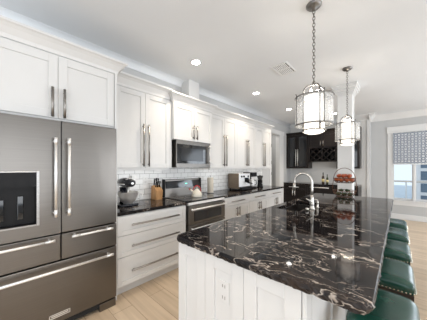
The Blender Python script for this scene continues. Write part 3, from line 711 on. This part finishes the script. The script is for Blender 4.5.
# ------------------------------------------------------------ fruit basket
fb = thing('fruit_basket', 'two-tier wire fruit basket with an arched handle at the far end of the island', 'basket', (-.668, 3.93, .9145))
def ringpts(r, z, n=28, sx=1.): return [(r * math.cos(2 * PI * i / n) * sx, r * math.sin(2 * PI * i / n), z) for i in range(n)]
def bowl(z0, R, h, r0):
    b = bmn(); tube(b, ringpts(R, z0 + h), .0045, 6, closed=True); tube(b, ringpts(r0, z0 + .004), .004, 6, closed=True)
    tube(b, ringpts((R + r0) / 2 + .012, z0 + h * .5), .003, 6, closed=True)
    for k in range(20):
        a = 2 * PI * k / 20; c, s = math.cos(a), math.sin(a)
        tube(b, [(r0 * c, r0 * s, z0 + .004), (((R + r0) / 2 + .012) * c, ((R + r0) / 2 + .012) * s, z0 + h * .5), (R * c, R * s, z0 + h)], .0025, 5)
    for k in range(-3, 4):
        q = k * r0 / 3.6; e = math.sqrt(max(0, r0 * r0 - q * q)); tube(b, [(q, -e, z0 + .004), (q, e, z0 + .004)], .0025, 5)
    return b
obj('lower_bowl', bowl(0, .165, .10, .11), 'wire', fb); obj('upper_bowl', bowl(.225, .160, .075, .115), 'wire', fb)
b = bmn(); tube(b, [(.155 * math.cos(a), 0, .28 + .19 * math.sin(a)) for a in [PI * k / 20 for k in range(21)]], .005, 8)
for s in (-1, 1): tube(b, [(s * .165, 0, .10), (s * .168, 0, .19), (s * .155, 0, .28)], .0045, 8)
obj('handle', b, 'wire', fb)
def apple_bm(r):
    b = bmn(); pr = []
    for i in range(13):
        a = -PI / 2 + PI * i / 12; rr = r * math.cos(a) * (1 + .10 * math.sin(a)); z = r * .9 * math.sin(a)
        if i > 9: z -= r * .12 * (i - 9) / 3
        pr.append((max(rr, 0) if i not in (0, 12) else 0, z))
    return lathe(b, pr, n=16)
proto = None
def place_fruit(name, cat, grp, label, protoo, bm_f, m, loc, rot, stem=True):
    if protoo is None:
        o = obj(name, bm_f(), m); 
        if stem:
            sb = bmn(); tube(sb, [(0, 0, .022), (.002, .001, .034), (.005, .002, .042)], .0016, 5); obj('stem', sb, 'wire', o)
    else: o = copy_tree(protoo)
    o.location = loc; o.rotation_euler = rot; tag(o, label, cat, grp); return o
pa = None; rnd = random.Random(5)
bx, by, bz = -.668, 3.93, .9145
pos = [(.034, .0, .042), (-.042, 0, .042)] + [(.112 * math.cos(2 * PI * k / 9 + .3), .112 * math.sin(2 * PI * k / 9 + .3), .050) for k in range(9)] + [(.080 * math.cos(PI / 3 * k + .5), .080 * math.sin(PI / 3 * k + .5), .116) for k in range(6)]
for k, (dx, dy, dz) in enumerate(pos):
    o = place_fruit('apple', 'apple', 'red apples heaped in the upper bowl', 'orange red apple among those heaped in the upper tier of the fruit basket', pa, lambda: apple_bm(.034), 'apple', (bx + dx, by + dy, bz + .225 + dz), (rnd.uniform(-.4, .4), rnd.uniform(-.4, .4), rnd.uniform(0, 6)))
    pa = pa or o
def avo():
    b = bmn(); lathe(b, [(p * .78, q * .78) for p, q in [(0, -.045), (.02, -.041), (.031, -.025), (.034, -.005), (.029, .018), (.020, .038), (.010, .05), (0, .053)]], n=16); return b
pv = None
for k, (dx, dy, dz) in enumerate([(-.08, -.036, .044), (0, -.036, .040), (.08, -.036, .044), (-.08, .036, .044), (0, .036, .040), (.08, .036, .044), (-.044, 0, .100), (.044, 0, .100)]):
    o = place_fruit('avocado', 'avocado', 'avocados in the lower bowl', 'dark green avocado among those in the lower tier of the fruit basket', pv, avo, 'avocado', (bx + dx, by + dy, bz + dz), (0, PI / 2 * (1 if k % 2 else -1), 0), stem=False)
    pv = pv or o

# ------------------------------------------------------------ stools
def saddle_z(y, hl): return .022 * (y / hl) ** 2
def make_stool():
    t = thing('bar_stool', '', 'bar stool')
    hx_, hy = .142, .198
    # cushion
    b = bmn(); nx, ny = 14, 20; grid = []
    def sup(u): return max(0., 1 - abs(u) ** 4.5) ** (1 / 2.4)
    for i in range(nx + 1):
        row = []
        for j in range(ny + 1):
            u = -1 + 2 * i / nx; v = -1 + 2 * j / ny
            # squircle corners
            su = math.sin(u * PI / 2); sv = math.sin(v * PI / 2)
            x = hx_ * su * (1 - .07 * sv ** 8); y = hy * sv * (1 - .05 * su ** 8)
            z = .605 + .060 * sup(su) * sup(sv) + saddle_z(y, hy) - .0
            row.append(b.verts.new((x, y, z)))
        grid.append(row)
    for i in range(nx):
        for j in range(ny):
            f = b.faces.new((grid[i][j], grid[i + 1][j], grid[i + 1][j + 1], grid[i][j + 1])); f.smooth = True
    rim = [grid[i][0] for i in range(nx + 1)] + [grid[nx][j] for j in range(1, ny + 1)] + [grid[i][ny] for i in range(nx - 1, -1, -1)] + [grid[0][j] for j in range(ny - 1, 0, -1)]
    low = [b.verts.new((v.co.x, v.co.y, v.co.z - .035)) for v in rim]; k = len(rim)
    for i in range(k): f = b.faces.new((rim[i], low[i], low[(i + 1) % k], rim[(i + 1) % k])); f.smooth = True
    c = b.verts.new((0, 0, .57))
    for i in range(k): b.faces.new((low[i], c, low[(i + 1) % k]))
    co = [(v.co.x, v.co.y, v.co.z) for v in low]
    obj('seat', b, 'leather', t)
    # nailheads along the hem
    path = [Vector(p) + Vector((0, 0, .008)) for p in co]; tot = 0; nb_ = bmn(); step = .019; acc = 0
    for i in range(len(path)):
        p, q = path[i], path[(i + 1) % len(path)]; d = (q - p).length; s = acc
        while s < d:
            c = p + (q - p) * (s / d); nrm = Vector((c.x / hx_ ** 2, c.y / hy ** 2, 0))
            nrm = Vector((1 if c.x > 0 else -1, 0, 0)) if abs(c.x) / hx_ > abs(c.y) / hy else Vector((0, 1 if c.y > 0 else -1, 0))
            bmesh.ops.create_icosphere(nb_, subdivisions=1, radius=.0058, matrix=Matrix.Translation(c + nrm * .001)); s += step
        acc = s - d
    nh = obj('nailhead_trim', nb_, 'brass', t)
    # apron, legs, footrests
    b = bmn(); ax, ay = .132, .192
    box(b, -ax, ax, -ay, -ay + .022, .515, .568); box(b, -ax, ax, ay - .022, ay, .515, .568); box(b, -ax, -ax + .022, -ay + .022, ay - .022, .515, .566); box(b, ax - .022, ax, -ay + .022, ay - .022, .515, .566)
    box(b, -ax, ax, -ay - .004, -ay, .555, .590); box(b, -ax, ax, ay, ay + .004, .555, .590)
    obj('apron', b, 'stool_wood', t, bevel=.003)
    for sx in (-1, 1):
        for sy in (-1, 1):
            b = bmn(); tp = Vector((sx * .108, sy * .165, .555)); bt = Vector((sx * .150, sy * .205, 0)); rs_ = []
            for p, h in ((bt, .014), (tp, .019)):
                rs_.append([b.verts.new((p.x + dx * h, p.y + dy * h, p.z)) for dx, dy in ((-1, -1), (1, -1), (1, 1), (-1, 1))])
            for i in range(4): b.faces.new((rs_[0][i], rs_[0][(i + 1) % 4], rs_[1][(i + 1) % 4], rs_[1][i]))
            b.faces.new(list(reversed(rs_[0]))); b.faces.new(rs_[1]); obj('leg', b, 'stool_wood', t, bevel=.002)
    for z, f in ((.20, .36), (.30, .54)):
        pass
    lx = lambda z: .150 - .042 * z / .555
    ly = lambda z: .205 - .040 * z / .555
    for s in (-1, 1):
        b = bmn(); box(b, s * lx(.2) - .009, s * lx(.2) + .009, -ly(.2), ly(.2), .188, .215); obj('footrest', b, 'stool_wood', t, bevel=.002)
        b = bmn(); box(b, -lx(.3), lx(.3), s * ly(.3) - .009, s * ly(.3) + .009, .288, .315); obj('footrest', b, 'stool_wood', t, bevel=.002)
    return t
st0 = make_stool()
sy = [1.385, 1.955, 2.53, 3.105, 3.68]
slab_ = ['green leather saddle bar stool nearest the camera at the front corner of the island', 'second nearest green leather bar stool along the island, its brass nailheads clearly seen', 'middle green leather bar stool of the row of five tucked under the island', 'fourth green leather bar stool from the camera, next to last in the row', 'farthest green leather bar stool, at the window end of the row']
for i, y in enumerate(sy):
    o = st0 if i == 0 else copy_tree(st0)
    o.location = (-.062, y, 0); tag(o, slab_[i], 'bar stool', 'green leather bar stools along the island')

# ------------------------------------------------------------ pendants
def make_pendant():
    t = thing('pendant_lamp', '', 'pendant lamp')   # origin at the ceiling
    b = bmn(); lathe(b, [(0, 0), (.066, 0), (.066, -.012), (.050, -.028), (.016, -.034), (.012, -.055), (0, -.055)]); obj('canopy', b, 'lamp_metal', t)
    ztop = -.735
    b = bmn(); z = -.05; k = 0
    while z > ztop + .02:
        pts = []
        for i in range(10):
            a = 2 * PI * i / 10; px, pz = .011 * math.cos(a), .020 * math.sin(a)
            pts.append((px, 0, z - .017 + pz) if k % 2 == 0 else (0, px, z - .017 + pz))
        tube(b, pts, .0032, 5, closed=True); z -= .030; k += 1
    obj('chain', b, 'lamp_metal', t)
    # arched frame: two crossing hoops that run down as four posts
    R1 = .098; zb = -1.175; za = -.825
    for rot in (PI / 4 - YAW * 0, 3 * PI / 4):
        b = bmn(); c, s = math.cos(rot), math.sin(rot)
        pts = [(R1, zb), (R1, za)] + [(R1 * math.cos(a), za + .085 * math.sin(a)) for a in [PI * q / 12 for q in range(1, 12)]] + [(-R1, za), (-R1, zb)]
        tube(b, [(p * c, p * s, z) for p, z in pts], .0068, 8); obj('frame_hoop', b, 'lamp_metal', t)
    b = bmn(); lathe(b, [(0, -.722), (.010, -.722), (.012, -.734), (.02, -.742), (.012, -.757), (0, -.757)]); obj('finial', b, 'lamp_metal', t)
    def band(r, z, h, th=.004):
        q = bmn(); lathe(q, [(r - th, z), (r + .001, z), (r + .001, z + h), (r - th, z + h), (r - th, z)], n=40); return q
    obj('ring', band(.102, za - .03, .012), 'lamp_metal', t); obj('ring', band(.162, -1.125, .012), 'lamp_metal', t); obj('ring', band(.162, -.865, .008), 'lamp_metal', t); obj('ring', band(.102, -1.175, .012), 'lamp_metal', t)
    for a in (PI / 4, 3 * PI / 4, 5 * PI / 4, 7 * PI / 4):
        b = bmn(); c, s = math.cos(a), math.sin(a)
        tube(b, [(.098 * c, .098 * s, -1.119), (.160 * c, .160 * s, -1.119), (.163 * c, .163 * s, -1.0), (.160 * c, .160 * s, -.85), (.168 * c, .168 * s, -.835), (.158 * c, .158 * s, -.861), (.098 * c, .098 * s, -.861)], .0045, 6)
        obj('strut', b, 'lamp_metal', t)
    b = bmn(); lathe(b, [(.156, -1.125), (.157, -1.125), (.157, -.855), (.156, -.855), (.156, -1.125)], n=48); obj('outer_glass', b, 'seeded', t)
    b = bmn(); lathe(b, [(.082, -1.16), (.086, -1.16), (.086, -.845), (.082, -.845), (.082, -1.16)], n=36); obj('inner_shade', b, 'frosted', t)
    b = bmn(); lathe(b, [(0, -1.205), (.05, -1.20), (.085, -1.185), (.086, -1.178), (0, -1.178)], n=36); obj('bottom_diffuser', b, 'frosted', t)
    b = bmn()
    for a in (0, 2 * PI / 3, 4 * PI / 3):
        lathe(b, [(0, -.93), (.012, -.93), (.018, -.90), (.014, -.86), (.010, -.85), (.010, -.80), (0, -.80)], c=(.03 * math.cos(a), .03 * math.sin(a), 0), n=12)
    obj('bulb', b, 'lamp', t)
    return t
p0 = make_pendant(); p0.location = (-.575, 1.985, ZC); tag(p0, 'near glass drum pendant lamp hanging over the island on a long chain', 'pendant lamp', 'pendant lamps over the island')
p1 = copy_tree(p0); p0.scale = (1, 1, .985); p1.scale = (1, 1, .965); p1.location = (-.572, 3.585, ZC); tag(p1, 'farther glass drum pendant lamp, in front of the white column', 'pendant lamp', 'pendant lamps over the island')
for p in ((-.595, 1.98), (-.585, 3.58)):
    l = bpy.data.lights.new('pendant_glow', 'POINT'); l.energy = 5; l.color = (1, .9, .76); l.shadow_soft_size = .04
    o = bpy.data.objects.new('pendant_glow', l); COL.objects.link(o); o.location = (p[0], p[1], ZC - 1.0)

# ------------------------------------------------------------ recessed ceiling lights and vent
def downlight():
    t = thing('recessed_light', '', 'ceiling light')
    b = bmn(); lathe(b, [(.058, -.001), (.082, -.001), (.083, -.006), (.060, -.010), (.058, -.001)], n=32); obj('trim_ring', b, 'white_plastic', t)
    b = bmn(); lathe(b, [(0, -.004), (.0575, -.004), (.0575, -.001), (0, -.001)], n=28); obj('lens', b, 'lamp', t); return t
d0 = downlight()
dl = [(-2.11, 1.93, 'round recessed ceiling light nearest the refrigerator'), (-2.10, 3.54, 'round recessed ceiling light in front of the middle wall cabinets'), (-2.06, 5.08, 'round recessed ceiling light just left of the near pendant lamp'), (-1.31, 6.32, 'round recessed ceiling light in the pantry, between the pendant lamps')]
dl += [(-.6, .30, 'added unseen recessed fill light over the near end of the island'), (-.6, -1.3, 'added unseen recessed fill light behind the camera'), (.9, 1.9, 'added unseen recessed fill light over the seating side of the island')]  # extra out-of-view downlights, put in to brighten the base cabinets
for i, (x, y, lb) in enumerate(dl):
    o = d0 if i == 0 else copy_tree(d0)
    o.location = (x, y, ZC); tag(o, lb, 'ceiling light', 'recessed ceiling lights')
    l = bpy.data.lights.new('downlight_beam', 'SPOT'); l.energy = 34; l.spot_size = math.radians(120); l.spot_blend = .8; l.color = (1, .86, .68); l.shadow_soft_size = .05
    q = bpy.data.objects.new('downlight_beam', l); COL.objects.link(q); q.location = (x, y, ZC - .03)
cv = thing('ceiling_vent', 'white rectangular louvred air vent in the ceiling', 'vent', (-1.285, 2.96, ZC))
b = bmn()
vx, vy = .125, .19
for q in ((-vx, vx, -vy, -vy + .02), (-vx, vx, vy - .02, vy), (-vx, -vx + .02, -vy + .02, vy - .02), (vx - .02, vx, -vy + .02, vy - .02), (-vx + .02, vx - .02, -.008, .008)): box(b, q[0], q[1], q[2], q[3], -.012, -.001)
obj('frame', b, 'white_plastic', cv, bevel=.002)
obj('duct_shade_sheet', box(bmn(), -vx + .02, vx - .02, -vy + .02, vy - .02, -.002, -.0005), 'gap', cv)  # thin black sheet on the closed ceiling, painting the shade between louvers
for i in range(8):
    x = -vx + .035 + i * .0245
    for s in (-1, 1):
        b = bmn(); prism(b, [(x - .006, -.012), (x - .003, -.012), (x + .006, -.003), (x + .003, -.003)], 'y', .009 if s > 0 else -vy + .02, vy - .02 if s > 0 else -.009); obj('louver', b, 'white_plastic', cv)

# ------------------------------------------------------------ things on the left worktop
Z0 = .9145
def stand_mixer():
    t = thing('stand_mixer', 'black stand mixer with a steel bowl beside the refrigerator', 'stand mixer', (-2.53, 1.02, Z0), 0); t.scale = (1.12, 1.12, .95)
    # runs along x: column at the wall side, bowl towards the room... head points +Y to -Y
    b = bmn(); box(b, -.10, .10, -.0, .20, 0, .03); obj('foot', b, 'mixer', t, bevel=.012, seg=3)
    b = bmn(); tube(b, [(-.075, .10, .03), (-.075, .10, .12), (-.07, .10, .24)], [.042, .038, .045], 14); obj('column', b, 'mixer', t)
    b = bmn(); tube(b, [(-.13, .10, .30), (-.11, .10, .30), (-.04, .10, .305), (.06, .10, .305), (.12, .10, .30), (.145, .10, .298)], [.03, .055, .062, .060, .05, .02], 18); obj('motor_head', b, 'mixer', t)
    b = bmn(); tube(b, [(.135, .10, .30), (.152, .10, .30)], .014, 14); obj('attachment_hub', b, 'bright_steel', t)
    b = bmn(); tube(b, [(-.075, .036, .285), (.09, .036, .288)], .006, 6); obj('trim_band', b, 'bright_steel', t)
    b = bmn(); lathe(b, [(0, .032), (.05, .032), (.05, .04), (.075, .07), (.098, .12), (.106, .18), (.110, .185), (.104, .185), (.096, .12), (.072, .075), (0, .05)], c=(.045, .10, 0)); obj('bowl', b, 'bright_steel', t)
    b = bmn(); tube(b, [(.045, .10, .25), (.045, .10, .12)], .009, 8); obj('beater_shaft', b, 'bright_steel', t)
    b = bmn(); tube(b, [(.11, .185, .165), (.13, .225, .16), (.13, .225, .11), (.105, .18, .09)], .006, 8); obj('bowl_handle', b, 'bright_steel', t)
stand_mixer()
kb = thing('knife_block', 'light wooden knife block with black handled knives left of the range', 'knife block', (-2.68, 1.655, Z0), 0)
b = bmn(); prism(b, [(-.07, 0), (.07, 0), (.085, .14), (.0, .215), (-.055, .20)], 'y', -.055, .055); obj('block', b, 'butcher', kb, bevel=.004)
for i, (x, y, ln) in enumerate([(-.03, -.03, .12), (-.03, 0, .13), (-.03, .03, .12), (.02, -.03, .10), (.02, .0, .105), (.02, .03, .10)]):
    b = bmn(); zz = .195 - (.02 if x > 0 else 0); dv = Vector((.25, 0, 1)).normalized(); p = Vector((x + .005, y, zz))
    tube(b, [p, p + dv * ln * .5, p + dv * ln], [.011, .009, .012], 8)
    kn = obj('knife', b, 'black', loc=(-2.68, 1.655, Z0)); tag(kn, 'black knife handle among those standing in the wooden knife block', 'knife', 'knives in the block')
# kettle on the range
kt = thing('tea_kettle', 'cream enamel tea kettle with a red handle on the cooktop', 'kettle', (-2.38, 2.20, .9235), .6); kt.scale = (.95, .95, .95)
b = bmn(); lathe(b, [(0, 0), (.080, 0), (.086, .012), (.082, .05), (.062, .095), (.035, .115), (.033, .12), (0, .12)]); obj('kettle_body', b, 'cream', kt)
b = bmn(); lathe(b, [(.034, .119), (.030, .128), (.010, .133), (.009, .142), (.013, .15), (0, .156)]); obj('lid', b, 'cream', kt)
b = bmn(); tube(b, [(-.062, 0, .08), (-.10, 0, .11), (-.118, 0, .125)], [.020, .013, .010], 10); obj('spout', b, 'cream', kt)
b = bmn(); tube(b, [(-.118, 0, .120), (-.130, 0, .137)], [.014, .012], 10); obj('whistle_cap', b, 'red', kt)
b = bmn(); tube(b, [(.07 * math.cos(a), 0, .085 + .105 * math.sin(a)) for a in [PI * k / 14 for k in range(15)]], [.005] * 4 + [.009] * 8 + [.005] * 3, 8); obj('handle', b, 'red', kt)
# paper towel
pt = thing('paper_towel_roll', 'upright roll of cream paper towels right of the range', 'paper towel', (-2.62, 2.765, Z0))
b = bmn(); lathe(b, [(0, 0), (.07, 0), (.07, .012), (0, .012)]); obj('holder_base', b, 'nickel', pt)
b = bmn(); lathe(b, [(.018, .013), (.056, .013), (.058, .02), (.058, .285), (.056, .29), (.018, .29), (.018, .013)]); obj('roll', b, 'paper', pt)
b = bmn(); tube(b, [(0, 0, .012), (0, 0, .315)], .006, 8); lathe(b, [(0, .312), (.012, .316), (.012, .325), (0, .332)], n=12); obj('holder_rod', b, 'nickel', pt)
# espresso machine
em = thing('espresso_machine', 'boxy espresso machine with steel front, knobs and brown side panels', 'espresso machine', (-2.45, 3.45, Z0), R90)
ew, ed, eh = .41, .29, .35
obj('body', box(bmn(), .004, ew - .004, .004, ed, .03, eh), 'bronze', em, bevel=.006)
obj('front_panel', box(bmn(), 0, ew, -.008, .004, .075, eh + .002), 'bright_steel', em, bevel=.002)
obj('drip_tray', box(bmn(), .02, ew - .02, -.07, .0, .012, .07), 'black', em, bevel=.005)
for x, z in ((.08, .29), (.165, .29), (.33, .29)):
    b = bmn(); lathe(b, [(0, .018), (.018, .018), (.021, 0), (0, 0)], mtx=Matrix.Rotation(PI / 2, 3, 'X'), c=(x, -.008, z), n=16); obj('knob', b, 'black', em)
b = bmn(); lathe(b, [(0, .07), (.035, .07), (.037, 0), (0, 0)], c=(.26, -.05, .16), n=20); obj('group_head', b, 'black', em)
b = bmn(); tube(b, [(.26, -.05, .16), (.25, -.13, .15), (.245, -.17, .145)], [.02, .011, .013], 10); obj('portafilter', b, 'black', em)
obj('gauge_panel', box(bmn(), .20, .36, -.012, -.008, .17, .26), 'black_glass', em)
for x in (.04, ew - .04): 
    for y in (.03, ed - .03):
        b = bmn(); lathe(b, [(0, 0), (.015, 0), (.015, .032), (0, .032)], c=(x, y, 0), n=12); obj('foot', b, 'black', em)
# coffee maker
cm = thing('coffee_maker', 'black drip coffee maker with steel carafe right of the espresso machine', 'coffee maker', (-2.46, 3.99, Z0), R90)
b = bmn(); box(b, 0, .20, .0, .26, 0, .03); box(b, 0, .20, .15, .26, .03, .33); box(b, 0, .20, .0, .26, .27, .37); obj('housing', b, 'black', cm, bevel=.008)
b = bmn(); lathe(b, [(0, .032), (.062, .032), (.068, .06), (.06, .15), (.045, .185), (.05, .2), (0, .2)], c=(.10, .075, 0)); obj('carafe', b, 'bright_steel', cm)
b = bmn(); tube(b, [(.10, .015, .19), (.10, -.04, .18), (.10, -.045, .10), (.10, .01, .075)], .008, 8); obj('carafe_handle', b, 'black', cm)
bl = thing('coffee_grinder', 'small dark coffee grinder with clear hopper beside the coffee maker', 'coffee grinder', (-2.50, 4.40, Z0), R90)
b = bmn(); lathe(b, [(0, 0), (.075, 0), (.075, .02), (.062, .03), (.058, .17), (.066, .18), (0, .18)]); obj('motor_base', b, 'black', bl)
b = bmn(); lathe(b, [(.045, .181), (.072, .26), (.072, .27), (.069, .27), (.043, .183), (.045, .181)]); obj('hopper', b, noisy(mat('smoky_hopper', rough=.1, trans=.6), (.15, .15, .15), (.2, .2, .2), (5, 5, 5)), bl)
b = bmn(); lathe(b, [(0, .271), (.074, .271), (.072, .285), (.012, .29), (.012, .30), (0, .302)]); obj('lid', b, 'black', bl)
b = bmn(); lathe(b, [(0, .018), (.014, .018), (.016, 0), (0, 0)], mtx=Matrix.Rotation(PI / 2, 3, 'X'), c=(0, -.058, .10), n=14); obj('dial', b, 'bright_steel', bl)

# outlets on the backsplash
def wall_outlet(y, z, label, plug=False):
    t = thing('wall_outlet', label, 'outlet', (XL + .012, y, z), 0, 'outlets on the tiled backsplash')
    obj('cover_plate', box(bmn(), 0, .006, -.037, .037, -.058, .058), 'white_plastic', t, bevel=.002)
    b = bmn()
    for dz in (-.024, .024):
        for dy in (-.008, .006): box(b, .006, .0065, dy, dy + .003, dz - .007, dz + .007)
    obj('slots', b, 'black', t)
    if plug:
        b = bmn(); box(b, .007, .055, -.03, .03, .002, .07); obj('plug_adapter', b, 'white_plastic', t, bevel=.004)
        b = bmn(); box(b, .007, .035, -.012, .015, -.045, -.01); obj('cord_plug', b, 'black', t, bevel=.004)
wall_outlet(1.33, 1.205, 'backsplash outlet with a white plug adapter behind the stand mixer', True)
wall_outlet(1.53, 1.20, 'plain white outlet on the tiles left of the knife block')
wall_outlet(4.72, 1.17, 'white outlet on the tiles at the doorway end of the worktop')
